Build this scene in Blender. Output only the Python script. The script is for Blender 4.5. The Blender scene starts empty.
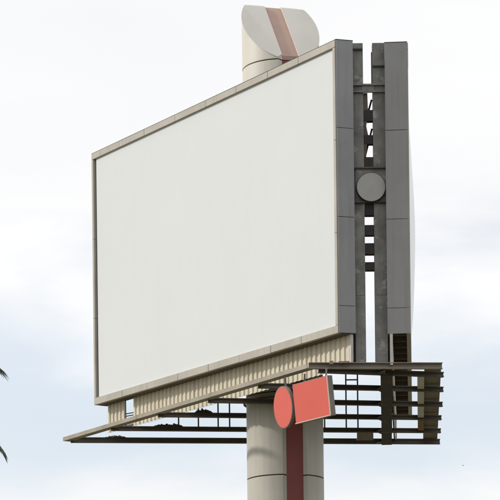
import bpy, bmesh, math, random
from mathutils import Vector, Matrix, noise

random.seed(7)
R = math.radians
S = bpy.context.scene
COL = S.collection

# ------------------------------------------------------------------ camera
EYE = 1.6
cam = bpy.data.objects.new('camera', bpy.data.cameras.new('camera'))
COL.objects.link(cam)
cam.location = (0, 0, EYE)
cam.rotation_euler = (R(90), R(0.65), 0)      # level, a slight roll
cam.data.sensor_width = 36
cam.data.lens = 165.6
cam.data.shift_y = 1.134
cam.data.clip_start = 0.5
cam.data.clip_end = 9000
S.camera = cam
S.render.resolution_x = S.render.resolution_y = 1024

# ------------------------------------------------------------------ sky and sun
SUN_EL = 32.0
SUN_AZ = Vector((-0.997, 0.075))              # horizontal direction towards the sun
W = bpy.data.worlds.new('World'); S.world = W; W.use_nodes = True
nt = W.node_tree; nt.nodes.clear()
N = nt.nodes.new; L = nt.links.new
out = N('ShaderNodeOutputWorld'); bg = N('ShaderNodeBackground'); bg.inputs['Strength'].default_value = 0.15
sky = N('ShaderNodeTexSky'); sky.sky_type = 'NISHITA'; sky.sun_disc = False
sky.sun_elevation = R(SUN_EL); sky.sun_rotation = math.atan2(SUN_AZ.x, SUN_AZ.y)
sky.air_density = 1.0; sky.dust_density = 0.8; sky.ozone_density = 1.2
tc = N('ShaderNodeTexCoord')
mp = N('ShaderNodeMapping'); mp.inputs['Scale'].default_value = (5.5, 5.5, 17.0); mp.inputs['Location'].default_value = (5.2, 2.0, 0.7)
L(tc.outputs['Generated'], mp.inputs['Vector'])
n1 = N('ShaderNodeTexNoise'); n1.inputs['Scale'].default_value = 1.0; n1.inputs['Detail'].default_value = 6; n1.inputs['Roughness'].default_value = 0.52
n1.inputs['Distortion'].default_value = 0.25
L(mp.outputs[0], n1.inputs['Vector'])
ramp = N('ShaderNodeValToRGB'); ramp.color_ramp.elements[0].position = 0.30; ramp.color_ramp.elements[1].position = 0.68
ramp.color_ramp.elements[0].color = (0.55, 0.55, 0.55, 1); ramp.color_ramp.elements[1].color = (1, 1, 1, 1)
ramp.color_ramp.interpolation = 'EASE'
# the deck thins towards the horizon, all round
sx = N('ShaderNodeSeparateXYZ'); L(tc.outputs['Generated'], sx.inputs[0])
mrz = N('ShaderNodeMapRange'); mrz.inputs['From Min'].default_value = 0.17; mrz.inputs['From Max'].default_value = 0.27
mrz.inputs['To Min'].default_value = -0.12; mrz.inputs['To Max'].default_value = 0.22
L(sx.outputs['Z'], mrz.inputs['Value'])
ad = N('ShaderNodeMath'); ad.operation = 'ADD'; L(n1.outputs['Fac'], ad.inputs[0]); L(mrz.outputs[0], ad.inputs[1])
# and a low bank of cloud lies along it
mrb = N('ShaderNodeMapRange'); mrb.inputs['From Min'].default_value = 0.165; mrb.inputs['From Max'].default_value = 0.125; mrb.inputs['To Max'].default_value = 0.30
L(sx.outputs['Z'], mrb.inputs['Value'])
ad2 = N('ShaderNodeMath'); ad2.operation = 'ADD'; L(ad.outputs[0], ad2.inputs[0]); L(mrb.outputs[0], ad2.inputs[1])
L(ad2.outputs[0], ramp.inputs[0])
# cloud sheet thickness varies a little: slightly grey and slightly brighter veils
mp2 = N('ShaderNodeMapping'); mp2.inputs['Scale'].default_value = (1.7, 1.7, 6.0); mp2.inputs['Location'].default_value = (3.1, 1.2, 0.0)
L(tc.outputs['Generated'], mp2.inputs['Vector'])
n2 = N('ShaderNodeTexNoise'); n2.inputs['Scale'].default_value = 1.3; n2.inputs['Detail'].default_value = 4
L(mp2.outputs[0], n2.inputs['Vector'])
r2 = N('ShaderNodeValToRGB'); r2.color_ramp.elements[0].position = 0.3; r2.color_ramp.elements[1].position = 0.7
r2.color_ramp.elements[0].color = (5.95, 6.0, 6.15, 1); r2.color_ramp.elements[1].color = (6.9, 6.9, 6.9, 1)
L(n2.outputs['Fac'], r2.inputs[0])
mx = N('ShaderNodeMix'); mx.data_type = 'RGBA'
L(ramp.outputs['Color'], mx.inputs['Factor']); L(sky.outputs[0], mx.inputs['A']); L(r2.outputs['Color'], mx.inputs['B'])
L(mx.outputs['Result'], bg.inputs['Color']); L(bg.outputs[0], out.inputs['Surface'])

sl = bpy.data.lights.new('sun', 'SUN'); sl.energy = 2.6; sl.angle = R(3.0); sl.color = (1.0, 0.96, 0.885)
so = bpy.data.objects.new('sun', sl); COL.objects.link(so)
to_sun = Vector((SUN_AZ.x * math.cos(R(SUN_EL)), SUN_AZ.y * math.cos(R(SUN_EL)), math.sin(R(SUN_EL))))
so.rotation_euler = to_sun.to_track_quat('Z', 'Y').to_euler()
S.view_settings.view_transform = 'Standard'; S.view_settings.look = 'None'
S.view_settings.exposure = 0.0; S.view_settings.gamma = 1.0; S.view_settings.use_curve_mapping = False

# ------------------------------------------------------------------ materials
def lin(c): return tuple(((v / 12.92) if v <= 0.04045 else ((v + 0.055) / 1.055) ** 2.4) for v in [x / 255 for x in c])

def mat(name, base, second=None, rough=0.6, scale=1.2, amount=0.5, streak=0.0, streak_col=(0.05, 0.045, 0.04), bump=0.0, bscale=8.0, metallic=0.0,
        rust=0.0, rust_col=(0.16, 0.065, 0.028), rust_at=0.56, rust_scale=1.7, spec=0.4, lo=0.35, hi=0.7):
    m = bpy.data.materials.new(name); m.use_nodes = True
    t = m.node_tree; b = t.nodes['Principled BSDF']; A = t.nodes.new; K = t.links.new
    b.inputs['Roughness'].default_value = rough; b.inputs['Metallic'].default_value = metallic; b.inputs['Specular IOR Level'].default_value = spec
    g = A('ShaderNodeNewGeometry')
    second = second or tuple(v * 0.8 for v in base)
    nz = A('ShaderNodeTexNoise'); nz.inputs['Scale'].default_value = scale; nz.inputs['Detail'].default_value = 7; nz.inputs['Roughness'].default_value = 0.62
    K(g.outputs['Position'], nz.inputs['Vector'])
    rp = A('ShaderNodeMapRange'); rp.inputs['From Min'].default_value = lo; rp.inputs['From Max'].default_value = hi; rp.inputs['To Max'].default_value = amount
    K(nz.outputs['Fac'], rp.inputs['Value'])
    mxa = A('ShaderNodeMix'); mxa.data_type = 'RGBA'; mxa.inputs['A'].default_value = (*base, 1); mxa.inputs['B'].default_value = (*second, 1)
    K(rp.outputs[0], mxa.inputs['Factor']); col = mxa.outputs['Result']
    if streak > 0:
        mp_ = A('ShaderNodeMapping'); mp_.inputs['Scale'].default_value = (7, 7, 0.35); K(g.outputs['Position'], mp_.inputs['Vector'])
        ns = A('ShaderNodeTexNoise'); ns.inputs['Scale'].default_value = 1.0; ns.inputs['Detail'].default_value = 5; K(mp_.outputs[0], ns.inputs['Vector'])
        rs = A('ShaderNodeMapRange'); rs.inputs['From Min'].default_value = 0.48; rs.inputs['From Max'].default_value = 0.78; rs.inputs['To Max'].default_value = streak
        K(ns.outputs['Fac'], rs.inputs['Value'])
        ms = A('ShaderNodeMix'); ms.data_type = 'RGBA'; ms.inputs['B'].default_value = (*streak_col, 1)
        K(rs.outputs[0], ms.inputs['Factor']); K(col, ms.inputs['A']); col = ms.outputs['Result']
    if rust > 0:
        nr = A('ShaderNodeTexNoise'); nr.inputs['Scale'].default_value = rust_scale; nr.inputs['Detail'].default_value = 8; nr.inputs['Roughness'].default_value = 0.7
        K(g.outputs['Position'], nr.inputs['Vector'])
        rr = A('ShaderNodeMapRange'); rr.inputs['From Min'].default_value = rust_at; rr.inputs['From Max'].default_value = rust_at + 0.09; rr.inputs['To Max'].default_value = rust
        K(nr.outputs['Fac'], rr.inputs['Value'])
        mr = A('ShaderNodeMix'); mr.data_type = 'RGBA'; mr.inputs['B'].default_value = (*rust_col, 1)
        K(rr.outputs[0], mr.inputs['Factor']); K(col, mr.inputs['A']); col = mr.outputs['Result']
    K(col, b.inputs['Base Color'])
    if bump > 0:
        nb = A('ShaderNodeTexNoise'); nb.inputs['Scale'].default_value = bscale; nb.inputs['Detail'].default_value = 5; K(g.outputs['Position'], nb.inputs['Vector'])
        bp = A('ShaderNodeBump'); bp.inputs['Strength'].default_value = bump; bp.inputs['Distance'].default_value = 0.02
        K(nb.outputs['Fac'], bp.inputs['Height']); K(bp.outputs[0], b.inputs['Normal'])
    return m

M = dict(
    vinyl=mat('white_vinyl', (0.655, 0.670, 0.674), (0.632, 0.647, 0.650), 0.6, 0.35, 0.8, streak=0.05, streak_col=(0.5, 0.5, 0.48), bump=0.03, bscale=1.5, spec=0.2),
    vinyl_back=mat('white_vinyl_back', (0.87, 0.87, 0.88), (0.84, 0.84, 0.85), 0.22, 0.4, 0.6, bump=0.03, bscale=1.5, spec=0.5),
    beige=mat('beige_paint', (0.435, 0.408, 0.352), (0.34, 0.315, 0.268), 0.55, 1.1, 0.7, streak=0.30, streak_col=(0.24, 0.20, 0.15), bump=0.05),
    cladding=mat('grey_cladding', (0.275, 0.279, 0.288), (0.21, 0.212, 0.217), 0.5, 0.55, 0.8, streak=0.35, streak_col=(0.15, 0.147, 0.14), bump=0.12, bscale=1.2),
    cladding2=mat('warm_grey_cladding', (0.278, 0.276, 0.274), (0.215, 0.212, 0.21), 0.5, 0.55, 0.8, streak=0.35, streak_col=(0.155, 0.15, 0.14), bump=0.12, bscale=1.2),
    column=mat('weathered_steel', (0.25, 0.247, 0.23), (0.13, 0.127, 0.115), 0.6, 2.4, 1.0, streak=0.32, streak_col=(0.09, 0.085, 0.075), rust=0.75, rust_col=(0.42, 0.42, 0.40), rust_at=0.55, rust_scale=1.9, bump=0.12),
    carcass=mat('dark_board_core', (0.055, 0.05, 0.045), None, 0.75, 1.5, 0.6),
    soffit=mat('brown_joist', (0.13, 0.105, 0.075), (0.085, 0.07, 0.05), 0.75, 1.6, 0.8),
    corrugated=mat('cream_corrugated_metal', (0.68, 0.62, 0.485), (0.57, 0.505, 0.38), 0.5, 0.9, 0.7, streak=0.28, streak_col=(0.26, 0.20, 0.13)),
    steel=mat('dark_steel', (0.105, 0.089, 0.072), (0.058, 0.049, 0.040), 0.65, 2.0, 0.8, rust=0.5, bump=0.15),
    girder=mat('black_steel', (0.034, 0.028, 0.023), (0.02, 0.017, 0.014), 0.7, 2.0, 0.8, rust=0.6, bump=0.15),
    tan=mat('tan_steel', (0.36, 0.32, 0.255), (0.23, 0.20, 0.155), 0.6, 1.5, 0.75, rust=0.45, bump=0.1),
    fascia=mat('brown_grey_steel', (0.29, 0.255, 0.215), (0.19, 0.16, 0.13), 0.6, 1.6, 0.8, rust=0.5, bump=0.12),
    galv=mat('galvanised_steel', (0.58, 0.565, 0.53), (0.44, 0.42, 0.39), 0.5, 2.0, 0.8, streak=0.2),
    rusty=mat('rusty_steel', (0.30, 0.16, 0.08), (0.17, 0.09, 0.05), 0.8, 3.0, 0.9, bump=0.3),
    deck=mat('brown_deck', (0.27, 0.228, 0.172), (0.17, 0.14, 0.105), 0.8, 2.4, 0.8, streak=0.15, bump=0.2),
    pole=mat('cream_pole_paint', (0.64, 0.605, 0.53), (0.55, 0.515, 0.44), 0.45, 0.6, 0.7, streak=0.16, streak_col=(0.36, 0.32, 0.25), bump=0.04, bscale=2),
    pole_lower=mat('lower_pole_paint', (0.50, 0.475, 0.415), (0.40, 0.375, 0.32), 0.5, 0.6, 0.8, streak=0.35, streak_col=(0.27, 0.245, 0.20), bump=0.05, bscale=2),  # darker, greyer pole colour, used on the lower sections
    pole_core=mat('pole_core', (0.07, 0.05, 0.04), None, 0.8),
    cap=mat('cap_grey_paint', (0.56, 0.53, 0.49), (0.50, 0.475, 0.44), 0.5, 1.0, 0.7, bump=0.03),
    red_strip=mat('dark_red_strip', (0.225, 0.050, 0.042), (0.165, 0.040, 0.034), 0.5, 0.8, 0.7, streak=0.25, streak_col=(0.15, 0.06, 0.05)),
    red_faded=mat('faded_red_cap', (0.42, 0.285, 0.235), (0.36, 0.235, 0.19), 0.6, 1.3, 0.7),
    coral=mat('coral_sign_face', (0.66, 0.118, 0.088), (0.62, 0.11, 0.082), 0.5, 1.3, 0.7, spec=0.3, bump=0.03),
    sign_rim=mat('sign_rim_grey', (0.20, 0.19, 0.165), (0.14, 0.13, 0.11), 0.6, 2.0, 0.7),
    sign_edge=mat('sign_edge_cream', (0.58, 0.46, 0.38), None, 0.6, 2.0, 0.5),
    disc=mat('grey_disc_paint', (0.35, 0.347, 0.338), (0.29, 0.288, 0.28), 0.55, 1.5, 0.7),
    concrete=mat('concrete', (0.33, 0.32, 0.30), (0.25, 0.24, 0.225), 0.9, 1.5, 0.8, bump=0.3),
    ground=mat('dry_ground', (0.16, 0.135, 0.095), (0.075, 0.09, 0.04), 0.95, 0.12, 0.9, bump=0.4, bscale=3.0),
    bark=mat('palm_bark', (0.13, 0.10, 0.075), (0.07, 0.055, 0.04), 0.9, 5.0, 0.9, bump=0.5),
    frond=mat('palm_leaf', (0.055, 0.075, 0.035), (0.035, 0.05, 0.024), 0.55, 3.0, 0.8),
    twig=mat('dark_twigs', (0.06, 0.045, 0.03), (0.035, 0.028, 0.02), 0.9, 4.0, 0.8),
    bird=mat('dark_feathers', (0.03, 0.03, 0.032), None, 0.7),
)

# ------------------------------------------------------------------ helpers
ORG = {}
def link(name, me, material, parent=None, smooth=False, origin=None):
    """One mesh in world coordinates -> one object with its origin inside it, under parent."""
    if origin is None:
        lo = Vector((1e9,) * 3); hi = Vector((-1e9,) * 3)
        for v in me.vertices:
            for i in range(3):
                lo[i] = min(lo[i], v.co[i]); hi[i] = max(hi[i], v.co[i])
        origin = (lo + hi) / 2
    origin = Vector(origin)
    me.transform(Matrix.Translation(-origin))
    if smooth:
        for p in me.polygons: p.use_smooth = True
    me.materials.append(M[material] if isinstance(material, str) else material)
    o = bpy.data.objects.new(name, me); COL.objects.link(o)
    o.parent = parent
    o.location = origin - (ORG[parent.name] if parent else Vector())
    ORG[o.name] = origin
    return o

def root(name, loc, label, cat, group=None):
    o = bpy.data.objects.new(name, None); COL.objects.link(o); o.location = loc; o.empty_display_size = 0.3
    o['label'] = label; o['category'] = cat
    if group: o['group'] = group
    ORG[o.name] = Vector(loc)
    return o

def mesh(name, verts, faces):
    me = bpy.data.meshes.new(name)
    bm = bmesh.new()
    vs = [bm.verts.new(v) for v in verts]
    for f in faces:
        try: bm.faces.new([vs[i] for i in f])
        except ValueError: pass
    bmesh.ops.recalc_face_normals(bm, faces=bm.faces)
    bm.to_mesh(me); bm.free()
    return me

def hexa(p):   # 8 points: bottom ring 0-3, top ring 4-7
    return p, [(0, 1, 2, 3), (4, 5, 6, 7), (0, 1, 5, 4), (1, 2, 6, 5), (2, 3, 7, 6), (3, 0, 4, 7)]

def bevel_mesh(me, w, seg=1):
    bm = bmesh.new(); bm.from_mesh(me)
    bmesh.ops.bevel(bm, geom=bm.edges[:], offset=w, segments=seg, affect='EDGES', profile=0.6)
    bmesh.ops.recalc_face_normals(bm, faces=bm.faces)
    bm.to_mesh(me); bm.free()
    return me

def slab(name, pts, material, parent, bev=0.0):
    v, f = hexa([Vector(p) for p in pts]); me = mesh(name, v, f)
    if bev: bevel_mesh(me, bev)
    return link(name, me, material, parent)

def profile(name, a, b, poly, material, parent, up=(0, 0, 1)):
    """Extrude a closed polygon (side, up) from a to b."""
    a, b, up = Vector(a), Vector(b), Vector(up)
    d = (b - a).normalized(); side = d.cross(up).normalized(); u = side.cross(d).normalized()
    n = len(poly)
    vs = [a + side * x + u * y for x, y in poly] + [b + side * x + u * y for x, y in poly]
    fs = [tuple(range(n)), tuple(range(n, 2 * n))] + [(i, (i + 1) % n, n + (i + 1) % n, n + i) for i in range(n)]
    return link(name, mesh(name, vs, fs), material, parent)

def ibeam(w, h, tw=0.025, tf=0.03):
    return [(-w/2, -h/2), (w/2, -h/2), (w/2, -h/2+tf), (tw/2, -h/2+tf), (tw/2, h/2-tf), (w/2, h/2-tf), (w/2, h/2), (-w/2, h/2), (-w/2, h/2-tf), (-tw/2, h/2-tf), (-tw/2, -h/2+tf), (-w/2, -h/2+tf)]
def channel(w, h, t=0.02):    # web on the -side, flanges towards +side
    return [(-w/2, -h/2), (w/2, -h/2), (w/2, -h/2+t), (-w/2+t, -h/2+t), (-w/2+t, h/2-t), (w/2, h/2-t), (w/2, h/2), (-w/2, h/2)]
def rect(w, h): return [(-w/2, -h/2), (w/2, -h/2), (w/2, h/2), (-w/2, h/2)]
def ngon(r, n=8): return [(r * math.cos(2*math.pi*i/n), r * math.sin(2*math.pi*i/n)) for i in range(n)]

# ------------------------------------------------------------------ ground
bm = bmesh.new()
n = 60; SZ = 4000.0
gv = {}
for i in range(n + 1):
    for j in range(n + 1):
        x = ((i / n) * 2 - 1); y = ((j / n) * 2 - 1)
        x = math.copysign(abs(x) ** 2.2, x) * SZ; y = math.copysign(abs(y) ** 2.2, y) * SZ
        gv[i, j] = bm.verts.new((x, 60 + y, 0.12 * noise.noise(Vector((x * 0.03, y * 0.03, 0))) - 0.12))
for i in range(n):
    for j in range(n): bm.faces.new((gv[i, j], gv[i+1, j], gv[i+1, j+1], gv[i, j+1]))
me = bpy.data.meshes.new('ground'); bm.to_mesh(me); bm.free()
g = link('ground', me, 'ground', None, True, (0, 0, 0)); g['kind'] = 'structure'

# ------------------------------------------------------------------ billboard
PX, PY, PR = 1.18, 69.0, 1.155
BB = root('billboard', (PX, PY, 0), 'tall V-shaped billboard with blank white faces on a thick cream pole', 'billboard')
Z0, Z1 = 13.19 + EYE, 21.19 + EYE          # board bottom and top
ZP = 12.25 + EYE                            # catwalk level

# ---- pole: two D-shaped half shells in stacked sections, a red strip between them, cut off aslant at the top
SD = Vector((math.sin(R(16)), -math.cos(R(16)), 0))        # slot direction, towards the viewer
ST = Vector((math.cos(R(16)), math.sin(R(16)), 0))         # across the slot
PC = Vector((PX, PY, 0))
RIM = 23.70 + EYE; ZMAX = 24.62 + EYE
def rim(p, drop=0.0): return RIM - 0.28 * (p.x - PX) + 1.12 * (p.y - PY) - drop
def lobe(side, r, half, flare, depth):
    a0 = math.asin((half + flare) / r)
    pts = []
    k = 40
    for i in range(k + 1):
        a = a0 + (math.pi - 2 * a0) * i / k
        pts.append(PC + SD * (r * math.cos(a)) + ST * (side * r * math.sin(a)))
    d = math.sqrt(r * r - half * half) - depth
    pts.append(PC - SD * d + ST * (side * half)); pts.append(PC + SD * d + ST * (side * half))
    return pts
def prism(name, pts, zb, zt, material, parent, crop=None):
    n = len(pts)
    vs = [Vector((p.x, p.y, zb(p) if callable(zb) else zb)) for p in pts] + [Vector((p.x, p.y, zt(p) if callable(zt) else zt)) for p in pts]
    fs = [tuple(range(n)), tuple(range(n, 2 * n))] + [(i, (i + 1) % n, n + (i + 1) % n, n + i) for i in range(n)]
    me = mesh(name, vs, fs)
    if crop:
        bm_ = bmesh.new(); bm_.from_mesh(me)
        d_ = crop - ZMAX                       # the cut flattens towards its top in two facets
        for co_, no_ in (((PX, PY + 0.72, RIM + 0.72 * 1.12 + d_), (0.16, -0.62, 1)), ((PX, PY, crop), (0, 0, 1))):
            bmesh.ops.bisect_plane(bm_, geom=bm_.verts[:] + bm_.edges[:] + bm_.faces[:], plane_co=co_, plane_no=no_, clear_outer=True)
            bmesh.ops.holes_fill(bm_, edges=[e for e in bm_.edges if e.is_boundary], sides=0)
        bmesh.ops.recalc_face_normals(bm_, faces=bm_.faces); bm_.to_mesh(me); bm_.free()
    for p in me.polygons:
        if len(p.vertices) == 4 and p.area < 0.6 * 3: p.use_smooth = True
    try: me.set_sharp_from_angle(angle=R(25))
    except Exception: pass
    return link(name, me, material, parent)

HALF, FLARE = 0.26, (0.15, 0.085)
bmv, bmf = [], []
for s, fl in ((-1, FLARE[0]), (1, FLARE[1])):
    pts = lobe(s, PR - 0.05, HALF + 0.03, fl, 0.18)
    n = len(pts); o0 = len(bmv)
    bmv += [Vector((p.x, p.y, 0.2)) for p in pts] + [Vector((p.x, p.y, min(rim(p, 0.16), ZMAX - 0.35))) for p in pts]
    bmf += [tuple(range(o0, o0 + n)), tuple(range(o0 + n, o0 + 2 * n))] + [(o0 + i, o0 + (i + 1) % n, o0 + n + (i + 1) % n, o0 + n + i) for i in range(n)]
pole = link('pole', mesh('pole', bmv, bmf), 'pole_core', BB)
seams = [22.36 + EYE - 2.452 * k for k in range(10)]
seams = [z for z in seams if z > 0.6]
edges = [0.0] + sorted(seams) + [None]
for k in range(len(edges) - 1):
    for s, fl in ((-1, FLARE[0]), (1, FLARE[1])):
        pts = lobe(s, PR + random.uniform(-0.004, 0.004), HALF, fl, 0.15)
        zb = edges[k] + (0.018 if k else 0.0)
        zt = (edges[k + 1] - 0.018) if edges[k + 1] else (lambda p: rim(p, 0.03))
        prism('pole_section', pts, zb, zt, 'pole' if k > len(edges) - 4 else 'pole_lower', pole, crop=ZMAX - 0.025)
for s, fl in ((-1, FLARE[0]), (1, FLARE[1])):
    pts = lobe(s, PR + 0.012, HALF + 0.004, fl, 0.14)
    prism('cap_plate', pts, lambda p: rim(p, 0.028), lambda p: rim(p, 0.0), 'cap', pole, crop=ZMAX)
cl = math.sqrt(PR * PR - HALF * HALF) - 0.17
core = [PC + SD * cl + ST * HALF * 0.995, PC - SD * cl + ST * HALF * 0.995, PC - SD * cl - ST * HALF * 0.995, PC + SD * cl - ST * HALF * 0.995]
prism('red_strip', core, 0.1, lambda p: rim(p, 0.24), 'red_strip', pole, crop=ZMAX - 0.12)
prism('cap_band', [PC + (p - PC) * 0.998 for p in core], lambda p: rim(p, 0.21), lambda p: rim(p, 0.09), 'red_faded', pole, crop=ZMAX - 0.06)
# footing
pts = [PC + Vector((2.0 * math.cos(R(45 + 90 * i)) * 1.3, 2.0 * math.sin(R(45 + 90 * i)) * 1.3, 0)) for i in range(4)]
prism('footing', pts, -0.9, 0.35, 'concrete', BB)

# ---- boards
BL = 12.85
TH = 0.60
class Frame:
    def __init__(s, p0, d, n): s.p0, s.d, s.n = Vector((*p0, 0)), Vector((*d, 0)).normalized(), Vector((*n, 0)).normalized()
    def __call__(s, a, t, z): return Vector((s.p0.x + s.d.x * a + s.n.x * t, s.p0.y + s.d.y * a + s.n.y * t, z))
FB = Frame((2.55, 62.8), (-0.5735, 0.8192), (0.8192, 0.5735))
RB = Frame((4.55, 62.82), (0.0725, 0.9974), (-0.9974, 0.0725))

def fbox(F, name, a0, a1, t0, t1, z0, z1, material, parent, bev=0.0, k0=0.0, k1=0.0):
    # k0, k1: skew of the two ends, metres along per metre inwards
    P = [(a0 + k0 * t0, t0), (a1 + k1 * t0, t0), (a1 + k1 * t1, t1), (a0 + k0 * t1, t1)]
    return slab(name, [F(a, t, z) for z in (z0, z1) for a, t in P], material, parent, bev)

def vinyl(F, name, a0, a1, z0, z1, t0, bulge, material, parent):
    nu, nv = 56, 36
    vs, fs = [], []
    for j in range(nv + 1):
        for i in range(nu + 1):
            u, v = i / nu, j / nv
            vs.append(F(a0 + (a1 - a0) * u, t0 - bulge(u, v), z0 + (z1 - z0) * v))
    for j in range(nv):
        for i in range(nu):
            k = j * (nu + 1) + i
            fs.append((k, k + 1, k + nu + 2, k + nu + 1))
    # turned-back hem all round
    rim_i = [i for i in range(nu + 1)] + [(j + 1) * (nu + 1) + nu for j in range(nv)] + [nv * (nu + 1) + i for i in range(nu - 1, -1, -1)] + [j * (nu + 1) for j in range(nv - 1, 0, -1)]
    b0 = len(vs)
    for k in rim_i: vs.append(vs[k] + F.n * 0.02)
    for q in range(len(rim_i)):
        w = (q + 1) % len(rim_i); fs.append((rim_i[q], rim_i[w], b0 + w, b0 + q))
    me = mesh(name, vs, fs)
    for p in me.polygons: p.use_smooth = True
    me.set_sharp_from_angle(angle=R(40))
    return link(name, me, material, parent)

def corrugated(F, name, a0, a1, t0, z0, z1, parent, period=0.22, amp=0.038):
    xs = []
    a = math.floor(a0 / period) * period
    while a < a1 + period:
        for fr, h in ((0.0, 0), (0.12, 1), (0.5, 1), (0.62, 0)):
            xs.append((a + fr * period, h))
        a += period
    xs = [x for x in xs if a0 - 1e-6 <= x[0] <= a1 + 1e-6]
    vs, fs = [], []
    n = len(xs)
    for th in (0, 0.006):
        for z in (z0, z1):
            for x, h in xs: vs.append(F(x, t0 - h * amp + th, z))
    def I(l, r, i): return (l * 2 + r) * n + i
    for i in range(n - 1):
        fs.append((I(0, 0, i), I(0, 0, i+1), I(0, 1, i+1), I(0, 1, i)))
        fs.append((I(1, 0, i), I(1, 1, i), I(1, 1, i+1), I(1, 0, i+1)))
        fs.append((I(0, 0, i), I(1, 0, i), I(1, 0, i+1), I(0, 0, i+1)))
        fs.append((I(0, 1, i), I(0, 1, i+1), I(1, 1, i+1), I(1, 1, i)))
    for i in (0, n - 1): fs.append((I(0, 0, i), I(0, 1, i), I(1, 1, i), I(1, 0, i)))
    return link(name, mesh(name, vs, fs), 'corrugated', parent)

def board(F, name, label, vmat, cmat, bulge, gap_far, skirt_gap, zoff, z0, z1, TH, K, far_w, SK):
    b = fbox(F, name, 0.014, BL - 0.014, 0.10, TH - 0.001, z0 + 0.16, z1 - 0.03, 'carcass', BB, 0, K)
    b['label'] = label
    vinyl(F, 'vinyl_sheet', 0.10, BL - gap_far, z0 + 0.205, z1 - 0.17, 0.065, bulge, vmat, b)
    # border strips, proud of the sheet, eight lengths along top and bottom
    cuts = [0.0] + [BL * k / 8 + random.uniform(-0.12, 0.12) for k in range(1, 8)] + [BL]
    for k in range(8):
        a0, a1 = cuts[k] + (0.006 if k else 0), cuts[k + 1] - (0.006 if k < 7 else 0)
        j = random.uniform(-0.005, 0.005)
        fbox(F, 'border_strip', a0, a1, 0.0 + j, 0.12, z1 - 0.19, z1 + j, 'beige', b, 0.006)
        j = random.uniform(-0.005, 0.005)
        fbox(F, 'border_strip', a0, a1, 0.0 + j, 0.12, z0 + j, z0 + 0.215, 'beige', b, 0.006)
    for k in range(3):
        h0 = z0 + 0.217 + (z1 - z0 - 0.41) * k / 3; h1 = z0 + 0.215 + (z1 - z0 - 0.41) * (k + 1) / 3 - 0.004
        fbox(F, 'border_strip', 0.0, 0.11, 0.0, 0.12, h0, h1, 'beige', b, 0.006)
        fbox(F, 'border_strip', BL - far_w, BL, 0.0, 0.12, h0, h1, 'beige', b, 0.006)
    # end cladding, sheets of 2.44 m from the top
    zs = [z1 + 0.012, 18.80 + EYE + zoff, 16.37 + EYE + zoff, 13.94 + EYE + zoff, z0 + 0.004]
    for k in range(4):
        j = random.uniform(-0.004, 0.004)
        fbox(F, 'cladding_sheet', -0.022 + j, 0.012, 0.03, TH, zs[k + 1] + 0.006, zs[k] - 0.006, cmat, b, 0.004, K, K)
        fbox(F, 'cladding_sheet', BL - 0.012, BL + 0.022 + j, 0.03, TH, zs[k + 1] + 0.008, zs[k] - 0.008, cmat, b, 0.004)
    fbox(F, 'top_flashing', -0.026, BL + 0.026, 0.02, TH + 0.006, z1 + 0.012, z1 + 0.024, 'carcass', b, 0, K)
    if K: fbox(F, 'soffit_sheet', 0.02, BL - 0.02, 0.125, TH - 0.01, z0 - 0.004, z0 + 0.006, 'soffit', b, 0, K)
    # open underside: cross joists and long edge members
    k = 0
    a = 0.25
    while a < BL - 0.1:
        fbox(F, 'soffit_joist', a, a + 0.07, 0.125, TH - 0.07, z0 + 0.01, z0 + 0.155, 'soffit', b)
        a += 0.82
    fbox(F, 'edge_angle', 0.02, BL - 0.02, TH - 0.065, TH - 0.005, z0 + 0.0, z0 + 0.15, 'soffit', b)
    # studs and rails behind
    for k in range(6):
        a = 0.9 + k * (BL - 1.8) / 5
        fbox(F, 'back_stud', a, a + 0.14, TH + 0.012, TH + 0.16, ZP + 0.2, z1 - 0.25, 'steel', b)
    for z in (z0 + 0.5, z0 + 2.9, z0 + 5.3, z1 - 0.6):
        fbox(F, 'back_rail', 0.5, BL - 0.3, TH + 0.165, TH + 0.27, z, z + 0.12, 'steel', b)
    # corrugated skirt down to the catwalk, sheets of seven ribs
    g0, g1 = skirt_gap
    spans = []
    a = 0.0
    while a < BL - 0.3:
        e = min(a + 1.54, BL - 0.22); spans.append((a, e)); a = e
    for k, (a, e) in enumerate(spans):
        for (x, y) in ([(a, e)] if (e <= g0 or a >= g1) else [(a, g0), (g1, e)]):
            if y - x > 0.25:
                corrugated(F, 'corrugated_sheet', x, y + 0.12, SK - 0.0075 * (k % 2), ZP + 0.055, z0 - 0.006 if K else z0 + 0.06, b)
    fbox(F, 'skirt_post', -0.085, -0.004, SK - 0.05, SK + 0.03, ZP + 0.05, z0 - 0.006, 'galv', b)
    fbox(F, 'skirt_rail', 0.06, BL - 0.25, SK + 0.015, SK + 0.06, ZP + 0.10, ZP + 0.16, 'soffit', b)
    if g1 < BL:
        for z, t in ((ZP + 0.42, 0.0), (ZP + 0.50, 0.05)):
            c0, c1 = F(g0 - 0.7, 0.6 + t, z), F(g1 + 0.7, 0.6, z + 0.09)
            profile('tie_rod', c0, c1, ngon(0.016, 6), 'steel', b)
    return b

def bulge_front(u, v):
    e = min(1, 6 * min(u, 1 - u)) * min(1, 6 * min(v, 1 - v))
    return e * 0.006 * noise.noise(Vector((u * 3.1, v * 2.2, 4.0)))
def bulge_rear(u, v):
    e = math.sin(math.pi * min(1.0, u / 0.42)) if u < 0.42 else 0.0
    w = (v ** 0.75) * (1 - v) ** 1.25 * 2.4
    return e * (0.32 * w * (1 + 0.15 * noise.noise(Vector((u * 4, v * 3, 1.0)))))
front = board(FB, 'sunlit_board', 'large blank white board with cream border', 'vinyl', 'cladding', bulge_front, 0.19, (11.05, 11.60), 0.0, Z0, Z1, 0.48, -0.346, 0.10, 0.43)
rear = board(RB, 'edge_on_board', 'board seen edge-on with billowing white sheet', 'vinyl_back', 'cladding2', bulge_rear, 0.16, (99, 99), -0.08, Z0 - 0.04, Z1 - 0.085, 0.64, 0.0, 0.16, 0.55)

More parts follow.
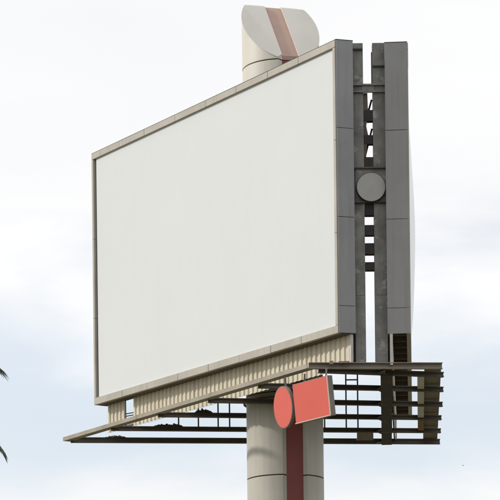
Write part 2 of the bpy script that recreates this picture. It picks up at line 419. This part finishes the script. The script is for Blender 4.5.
# ---- near end: two uprights, ties and rungs between them
def upright(x0, x1, y, ribs, lean):
    zb, zt = ZP + 0.02, Z1 + 0.03
    P = [(x0, y, zb), (x1, y, zb), (x1, y + 0.02, zb), (x0, y + 0.02, zb), (x0 + lean, y, zt), (x1 + lean, y, zt), (x1 + lean, y + 0.02, zt), (x0 + lean, y + 0.02, zt)]
    u = slab('upright', P, 'column', BB)
    for xa, l in ((x0, 1), (x1 - 0.02, 1)):
        slab('flange', [(xa, y + 0.022, zb), (xa + 0.02, y + 0.022, zb), (xa + 0.02, y + 0.24, zb), (xa, y + 0.24, zb),
                        (xa + lean, y + 0.022, zt), (xa + 0.02 + lean, y + 0.022, zt), (xa + 0.02 + lean, y + 0.24, zt), (xa + lean, y + 0.24, zt)], 'column', u)
    for z in ribs:
        slab('stiffener', [(x0 + 0.005, y - 0.05, z), (x1 - 0.005, y - 0.05, z), (x1 - 0.005, y - 0.002, z), (x0 + 0.005, y - 0.002, z),
                           (x0 + 0.005, y - 0.05, z + 0.04), (x1 - 0.005, y - 0.05, z + 0.04), (x1 - 0.005, y - 0.002, z + 0.04), (x0 + 0.005, y - 0.002, z + 0.04)], 'carcass', u)
    # bolted splice plate
    slab('splice_plate', [(x0 + 0.03, y - 0.014, 15.9), (x1 - 0.03, y - 0.014, 15.9), (x1 - 0.03, y - 0.002, 15.9), (x0 + 0.03, y - 0.002, 15.9),
                          (x0 + 0.03, y - 0.014, 16.3), (x1 - 0.03, y - 0.014, 16.3), (x1 - 0.03, y - 0.002, 16.3), (x0 + 0.03, y - 0.002, 16.3)], 'column', u)
    return u
UY = 63.17
ul = upright(3.055, 3.335, UY, [21.02 + EYE], 0.0)
ur = upright(3.595, 3.935, UY, [20.55 + EYE], 0.0)
def bx(name, x0, x1, y0, y1, z0, z1, m, p, bev=0.0):
    return slab(name, [(x0, y0, z0), (x1, y0, z0), (x1, y1, z0), (x0, y1, z0), (x0, y0, z1), (x1, y0, z1), (x1, y1, z1), (x0, y1, z1)], m, p, bev)
for z in (20.06, 19.87):
    bx('tie_bar', 3.05, 3.93, UY - 0.075, UY - 0.005, z + EYE - 0.02, z + EYE + 0.02, 'column', BB)
bx('tie_web', 3.30, 3.63, UY - 0.03, UY - 0.006, 19.892 + EYE, 20.038 + EYE, 'column', BB)
for z, h in ((19.24, 0.30), (18.58, 0.24), (17.93, 0.33), (16.66, 0.33), (16.09, 0.28), (15.58, 0.30), (15.10, 0.22)):
    bx('rung', 3.34, 3.594, UY + 0.03, UY + 0.22, z + EYE - h / 2, z + EYE + h / 2, 'girder', BB)
# stepped gusset along the left upright, upper half
gp = [(3.338, 17.8), (3.43, 17.8), (3.40, 18.15), (3.43, 18.45), (3.49, 18.62), (3.45, 18.75), (3.41, 18.95), (3.44, 19.12), (3.50, 19.30), (3.46, 19.45), (3.45, 19.86), (3.338, 19.86)]
n = len(gp)
vs = [Vector((x, UY + 0.04, z + EYE)) for x, z in gp] + [Vector((x, UY + 0.055, z + EYE)) for x, z in gp]
link('gusset_plate', mesh('gusset_plate', vs, [tuple(range(n)), tuple(range(n, 2*n))] + [(i, (i+1) % n, n + (i+1) % n, n + i) for i in range(n)]), 'steel', BB)
bx('closer_plate', 2.90, 3.05, UY + 0.10, UY + 0.12, ZP + 0.05, Z0 + 0.12, 'carcass', BB)
for za, zb_ in ((18.1, 18.95), (19.0, 19.75)):
    profile('diagonal_brace', (3.36, UY + 0.30, za + EYE), (3.58, UY + 0.30, zb_ + EYE), rect(0.05, 0.05), 'girder', BB, (0, 1, 0))
# thin angle standing by the right upright at the top
bx('lightning_rod', 3.565, 3.59, UY + 0.1, UY + 0.125, 19.9 + EYE, 21.0 + EYE, 'steel', BB)

# bracket plate that carries the grey disc
bp = bx('bracket_plate', 3.09, 3.94, UY - 0.04, UY - 0.007, 16.84 + EYE, 17.76 + EYE, 'column', BB)
for z in (16.83, 17.77):
    bx('bracket_lip', 3.07, 3.96, UY - 0.11, UY - 0.008, z + EYE - 0.02, z + EYE + 0.02, 'steel', bp)

# ---- catwalk framing
Lpts = [(1.80, 62.86), (0.31, 65.1), (-1.15, 67.3), (-2.71, 69.6), (-4.27, 71.96), (-5.66, 74.35)]
Rpts = [(5.50, 63.8), (5.68, 66.0), (5.86, 68.4), (6.02, 70.7), (6.2, 73.1), (6.37, 75.5)]
for i, (l, r) in enumerate(zip(Lpts, Rpts)):
    a, b = Vector((*l, ZP)), Vector((*r, ZP))
    if i == 0: a = Vector((1.95, 62.95, ZP))
    d = (b - a).normalized(); dz = Vector((0, 0, -0.045 if i < 5 else 0.0))
    profile('tie_beam', a + d * (0.06 if i < 5 else 0.0) + dz, b + dz, ibeam(0.13, 0.14 if i < 5 else 0.17), 'steel', BB)
# sunlit outer edge along the big face, and fascia round the near end
e0, e1 = Vector((1.80, 62.78, ZP + 0.02)), Vector((-5.80, 74.42, ZP + 0.02))
cuts = [0.0, 0.22, 0.44, 0.66, 0.84, 1.0]
for k in range(5):
    a = e0.lerp(e1, cuts[k]); b = e0.lerp(e1, cuts[k + 1]); d = (b - a).normalized()
    profile('edge_beam', a + d * 0.004, b - d * 0.004, [(-0.13, -0.05), (0.13, -0.05), (0.13, -0.03), (-0.11, -0.03), (-0.11, 0.07), (-0.13, 0.07)], 'tan', BB)
nf0, nf1 = Vector((1.84, 62.70, ZP + 0.03)), Vector((5.40, 62.92, ZP + 0.03))
profile('edge_beam', nf0 + Vector((-0.10, 0, 0)), nf1, channel(0.14, 0.17, 0.02), 'fascia', BB)
# cover plate over the near-end frame
bx('tread_plate', 3.0, 5.3, 63.02, 63.40, ZP + 0.105, ZP + 0.125, 'deck', BB)
# long girders under the boards
profile('girder', RB(0.5, 0.69, ZP - 0.02), RB(12.52, 0.84, ZP - 0.0), ibeam(0.33, 0.22, 0.03, 0.035), 'girder', BB)
# knee gussets where the ties meet the girder
for i in range(6):
    l, r = Vector((*Lpts[i], 0)), Vector((*Rpts[i], 0))
    d = (r - l).normalized()
    q = RB(1.0 + 2.36 * i, 0.69 + 0.03 * i, ZP)
    t = (q - l).dot(d); c = l + d * t
    for sgn in (-1, 1):
        for fw in (-1, 1):
            if sgn == 1 or (i == 5 and fw == 1): continue
            b0 = c + d * (sgn * 0.17) + RB.d * (fw * 0.075)
            tri = [b0, b0 + d * (sgn * 0.24), b0 + RB.d * (fw * 0.55)]
            vs = [Vector((p.x, p.y, ZP - 0.09)) for p in tri] + [Vector((p.x, p.y, ZP - 0.075)) for p in tri]
            link('knee_gusset', mesh('knee_gusset', vs, [(0, 1, 2), (3, 4, 5), (0, 1, 4, 3), (1, 2, 5, 4), (2, 0, 3, 5)]), 'steel', BB)
# outboard walk along the far board: stringers and planks resting on the ties
def lane(t, i): return RB(1.0 + 2.36 * i, t, 0)
profile('stringer', Vector((4.89, 64.0, ZP + 0.02)), Vector((5.41, 71.0, ZP + 0.02)), channel(0.19, 0.16, 0.02), 'galv', BB)
o = profile('stringer', Vector((5.413, 71.01, ZP + 0.02)), Vector((5.59, 73.4, ZP + 0.02)), channel(0.19, 0.16, 0.02), 'rusty', BB); o['label'] = 'rusted end of the stringer'
for i in range(-1, 6):
    for k in range(3):
        s0 = 0.35 if i < 0 else 1.0 + 2.36 * i - 0.0; s1 = (1.0 if i < 0 else s0 + 2.34) if i < 5 else s0 + 0.12
        t0 = -0.36 - 0.155 * k
        j = random.uniform(-0.008, 0.008)
        o = fbox(RB, 'deck_plank', s0 + 0.012, s1 - 0.012 + random.uniform(-0.02, 0.02), t0 + 0.008, t0 - 0.147, ZP + 0.108 + j, ZP + 0.145 + j, 'deck', BB)
# low bracket on the near fascia
bx('bracket_angle', 2.55, 2.85, 62.60, 62.66, ZP + 0.08, ZP + 0.13, 'fascia', BB)
bx('bracket_angle', 2.30, 2.41, 62.58, 62.628, ZP + 0.05, ZP + 0.14, 'fascia', BB)
# slender posts standing on the inner ties, with rails
def post(x, y, h, r=0.024): profile('rail_post', (x, y, ZP + 0.02), (x, y, ZP + 0.10 + h), ngon(r, 6), 'steel', BB, (0, 1, 0))
for x in (3.19, 3.56): post(x, 72.85, 2.2)
profile('guard_rail', (3.19, 72.85, ZP + 1.56), (3.56, 72.85, ZP + 1.56), ngon(0.024, 6), 'steel', BB)
for x in (-2.1, -1.48, -0.86, -0.50, 2.5): post(x, 72.42 + 0.109 * x, 1.15)
profile('guard_rail', (-2.3, 72.17, ZP + 1.27), (2.7, 72.71, ZP + 1.27), ngon(0.022, 6), 'steel', BB)
bx('junction_box', 3.62, 4.15, 74.75, 74.95, ZP - 0.02, ZP + 0.20, 'deck', BB)
# collar where the framing grips the pole
pts = [PC + Vector((1.24 * math.cos(2 * math.pi * i / 40), 1.24 * math.sin(2 * math.pi * i / 40), 0)) for i in range(40)]
pin = [PC + (p - PC) * (1.175 / 1.24) for p in pts]
vs = [Vector((p.x, p.y, z)) for z in (ZP + 0.11, ZP + 0.15) for ring in (pts, pin) for p in ring]
fs = []
for i in range(40):
    j = (i + 1) % 40
    fs += [(i, j, 40 + j, 40 + i), (80 + i, 80 + j, 120 + j, 120 + i), (i, j, 80 + j, 80 + i), (40 + i, 40 + j, 120 + j, 120 + i)]
link('pole_collar', mesh('pole_collar', vs, fs), 'steel', BB)

# ------------------------------------------------------------------ small signs on the catwalk
def disc_sign(name, c, nrm, rad, depth, face_m, rim_m, label, cat, squash=1.0):
    c, nrm = Vector(c), Vector(nrm).normalized()
    side = nrm.cross(Vector((0, 0, 1))).normalized(); up = side.cross(nrm).normalized()
    r = root(name, c, label, cat)
    n = 48
    ring = lambda rr, o: [c + side * (rr * math.cos(2*math.pi*i/n)) + up * (rr * math.sin(2*math.pi*i/n)) + nrm * o for i in range(n)]
    a, b = ring(rad, 0.0), ring(rad, -depth)
    f1 = ring(rad * 0.965, 0.006); f0 = ring(rad * 0.965, -0.004)
    link('rim', mesh('rim', a + b, [tuple(range(n)), tuple(range(n, 2*n))] + [(i, (i+1) % n, n+(i+1) % n, n+i) for i in range(n)]), rim_m, r)
    link('face', mesh('face', f1 + f0, [tuple(range(n)), tuple(range(n, 2*n))] + [(i, (i+1) % n, n+(i+1) % n, n+i) for i in range(n)]), face_m, r)
    return r, side, up
# coral disc and square-cornered sign hang in one plane, parallel to the big face, tipped down towards the road
d2 = Vector((0.5735, -0.8192, 0))
a = R(6.0)
n2v = Vector((-0.8192, -0.5735, 0)) * math.cos(a) - Vector((0, 0, 1)) * math.sin(a)
ez = Vector((0, 0, 1)) * math.cos(a) + Vector((-0.8192, -0.5735, 0)) * math.sin(a)
ex = d2
c = Vector((1.79, 62.25, 11.27 + EYE))
hw, hh, dp = 0.80, 0.535, 0.17
cd = c - d2 * 1.46 + Vector((0.085, 0, 0.02))
nd = (Vector((-0.905, -0.425, 0)) * math.cos(a) - Vector((0, 0, 1)) * math.sin(a))
r, sd, up = disc_sign('disc_sign', cd, nd, 0.575, 0.09, 'coral', 'sign_rim', 'blank coral red round sign hanging under the catwalk beside the square sign', 'sign')
p0 = cd + up * 0.3 - n2v * 0.12
profile('hanger', p0 - up * 0.5, Vector((p0.x, p0.y, ZP - 0.12)), rect(0.06, 0.06), 'sign_rim', r, (1, 0, 0))
r = root('square_sign', c, 'blank coral red square-cornered sign hanging askew under the catwalk', 'sign')
def rs(name, x0, x1, z0, z1, t0, t1, m, bev=0.0):
    P = [c + ex * x + ez * z - n2v * t for z in (z0, z1) for x, t in ((x0, t0), (x1, t0), (x1, t1), (x0, t1))]
    return slab(name, P, m, r, bev)
rs('box', -hw, hw, -hh, hh, 0.0, dp, 'sign_rim', 0.01)
rs('face', -hw + 0.03, hw - 0.03, -hh + 0.025, hh - 0.02, -0.012, -0.001, 'coral')
rs('trim', -hw + 0.0, hw - 0.0, -hh - 0.004, -hh + 0.023, -0.02, 0.004, 'sign_edge')
rs('trim', hw - 0.028, hw + 0.004, -hh + 0.024, hh, -0.02, 0.004, 'sign_edge')
for x in (-0.74, 0.25):
    p0 = c + ex * x - n2v * 0.20
    profile('hanger', p0 - ez * 0.5, Vector((p0.x + 0.12, p0.y + 0.42, ZP - 0.06)), rect(0.05, 0.05), 'sign_rim', r, (1, 0, 0))

disc_sign('disc_sign', (3.512, UY - 0.20, 17.21 + EYE), (0.0, -1, 0), 0.40, 0.14, 'disc', 'carcass', 'blank grey round sign mounted between the two boards at their near end', 'sign')

# ------------------------------------------------------------------ clumps of twigs lodged on the ties under the skirt
def clump(x, y, sx, h, label, seed):
    rnd = random.Random(seed)
    base = Vector((x, y, ZP + (0.03 if i < 2 else 0.085)))
    nx, ny = 46, 7
    vs, fs = [], []
    for q in range(ny + 1):
        for k in range(nx + 1):
            u, v = 2 * k / nx - 1, 2 * q / ny - 1
            e = max(0.0, 1 - abs(u) ** 2.2) * max(0.0, 1 - v * v)
            spike = rnd.random() ** 2 * (0.55 if rnd.random() < 0.4 else 0.3)
            hgt = h * e ** 0.5 * (0.45 + 0.75 * noise.noise(Vector((u * 3.3, v * 2, seed))) + 0.35 * noise.noise(Vector((u * 11, v * 3, seed + 5))) + spike)
            vs.append(base + Vector((u * sx * 1.1 + rnd.uniform(-0.02, 0.02), v * 0.11 + rnd.uniform(-0.01, 0.01), max(0.0, hgt) - 0.004)))
    for q in range(ny):
        for k in range(nx):
            a_ = q * (nx + 1) + k; fs.append((a_, a_ + 1, a_ + nx + 2, a_ + nx + 1))
    o = link('twig_clump', mesh('twig_clump', vs, fs), 'twig', None, origin=base)
    o['label'] = label; o['category'] = 'twig clump'; o['group'] = 'twig clumps lodged on the catwalk ties'
for i, (u, sx, h, lab) in enumerate(((0.165, 0.24, 0.13, 'ragged dark twig clump on the tie beam closest to the pole'),
                                     (0.175, 0.42, 0.10, 'long ragged dark twig clump on the catwalk tie between the two others'),
                                     (0.12, 0.30, 0.085, 'dark twig clump on the hindmost catwalk tie near its pointed tip'))):
    l, r_ = Vector((*Lpts[3 + i], 0)), Vector((*Rpts[3 + i], 0)); p = l.lerp(r_, u)
    clump(p.x, p.y, sx, h, lab, 10 + i)

# ------------------------------------------------------------------ palm whose frond tips reach the left edge of the view
PB = Vector((-7.45, 40.0, 0))
HC = 7.97 + EYE
palm = root('palm_tree', PB, 'palm tree with only two dark frond tips showing at the left edge', 'palm tree')
vs, fs = [], []
nr_, ns_ = 26, 12
def bend(z): return Vector((0.35 * (z / HC) ** 2 - 0.35, 0, 0))
for i in range(nr_ + 1):
    z = -0.2 + (HC + 0.2) * i / nr_
    rr = 0.26 - 0.10 * i / nr_ + (0.10 if i == 0 else 0) + 0.012 * (i % 2)
    for k in range(ns_):
        a = 2 * math.pi * k / ns_
        vs.append(PB + bend(max(z, 0)) + Vector((rr * math.cos(a), rr * math.sin(a), z)))
for i in range(nr_):
    for k in range(ns_): fs.append((i*ns_+k, i*ns_+(k+1) % ns_, (i+1)*ns_+(k+1) % ns_, (i+1)*ns_+k))
fs += [tuple(range(ns_)), tuple(range(nr_*ns_, (nr_+1)*ns_))]
link('trunk', mesh('trunk', vs, fs), 'bark', palm, True)
def frond(az, rise, length, drop, seed, tipvec=None):
    rnd = random.Random(seed)
    o = PB + Vector((0, 0, HC))
    hd = Vector((math.cos(az), math.sin(az), 0)); sv = Vector((-math.sin(az), math.cos(az), 0))
    def pt(t): return o + hd * (length * (t - 0.12 * t ** 3)) + Vector((0, 0, rise * t - drop * t ** 2.2))
    vs, fs = [], []
    def quad(p, q, w0, w1, nn):
        o0 = len(vs); th = nn * 0.0025
        vs.extend([p + w0, p - w0, q - w1, q + w1, p + th, q + th])
        fs.extend([(o0, o0+1, o0+2, o0+3), (o0, o0+4, o0+5, o0+3), (o0+4, o0+1, o0+2, o0+5)])
    steps = 26
    for k in range(steps):
        p, q = pt(k / steps), pt((k + 1) / steps)
        w = 0.03 * (1 - k / steps) + 0.005
        quad(p, q, sv * w, sv * (w * 0.95), Vector((0, 0, 6)))
    for k in range(64):
        t = 0.14 + 0.86 * k / 63
        p = pt(t); dr = (pt(min(1, t) ) - pt(t - 0.03)).normalized()
        ll = (0.62 * math.sin(math.pi * min(1, (t * 0.86 + 0.12))) + 0.26) * rnd.uniform(0.85, 1.1)
        for s in (-1, 1):
            v = (dr * (0.65 + 0.35 * t) + sv * s * 0.75 * (1.05 - 0.45 * t) + Vector((0, 0, rnd.uniform(-0.12, 0.22)))).normalized()
            m_ = p + v * ll * 0.55; e = m_ + (v + Vector((0, 0, -0.45))).normalized() * ll * 0.45
            wv = v.cross(sv * s).normalized() * 0.017
            wv = v.cross(Vector((0, 0, 1))).normalized() * 0.017
            quad(p, m_, wv * 0.8, wv, Vector((0, 0, 1))); quad(m_, e, wv, wv * 0.08, Vector((0, 0, 1)))
    link('frond', mesh('frond', vs, fs), 'frond', palm)
frond(R(-3), 1.20, 3.58, 1.36, 1)
frond(R(5), 0.55, 3.60, 2.02, 2)
for k in range(17):
    az = R(38 + 284 * k / 16 + random.uniform(-5, 5))
    frond(az, random.uniform(0.6, 2.0), random.uniform(2.1, 2.5), random.uniform(1.2, 2.7), 20 + k)

# ------------------------------------------------------------------ far bird, one body with spread wings
BY = 480.0
bc = Vector(((463 - 250 + 4) / 2300 * BY, BY, (817 - 466 - 2) / 2300 * BY + EYE))
vs, fs = [], []
prof = [(-0.16, 0.004), (-0.12, 0.018), (-0.05, 0.042), (0.03, 0.048), (0.09, 0.034), (0.125, 0.032), (0.15, 0.018), (0.18, 0.003)]
for x, rr in prof:
    for k in range(8):
        a = 2 * math.pi * k / 8; vs.append(bc + Vector((x, rr * math.cos(a), rr * math.sin(a))))
for i in range(len(prof) - 1):
    for k in range(8): fs.append((i*8+k, i*8+(k+1) % 8, (i+1)*8+(k+1) % 8, (i+1)*8+k))
for s in (-1, 1):
    o0 = len(vs)
    for (y, xl, xt, z) in ((0.02, 0.08, -0.06, 0.02), (0.14, 0.10, -0.05, 0.08), (0.30, 0.0, -0.09, 0.06)):
        vs += [bc + Vector((xl, s * y, z)), bc + Vector((xt, s * y, z)), bc + Vector(((xl + xt) / 2, s * y, z - 0.012))]
    for j in range(2):
        q = o0 + 3 * j
        fs += [(q, q+1, q+4, q+3), (q+1, q+2, q+5, q+4), (q+2, q, q+3, q+5)]
o = link('bird', mesh('bird', vs, fs), 'bird', None, True)
o['label'] = 'tiny dark bird flying far off in the pale sky'; o['category'] = 'bird'
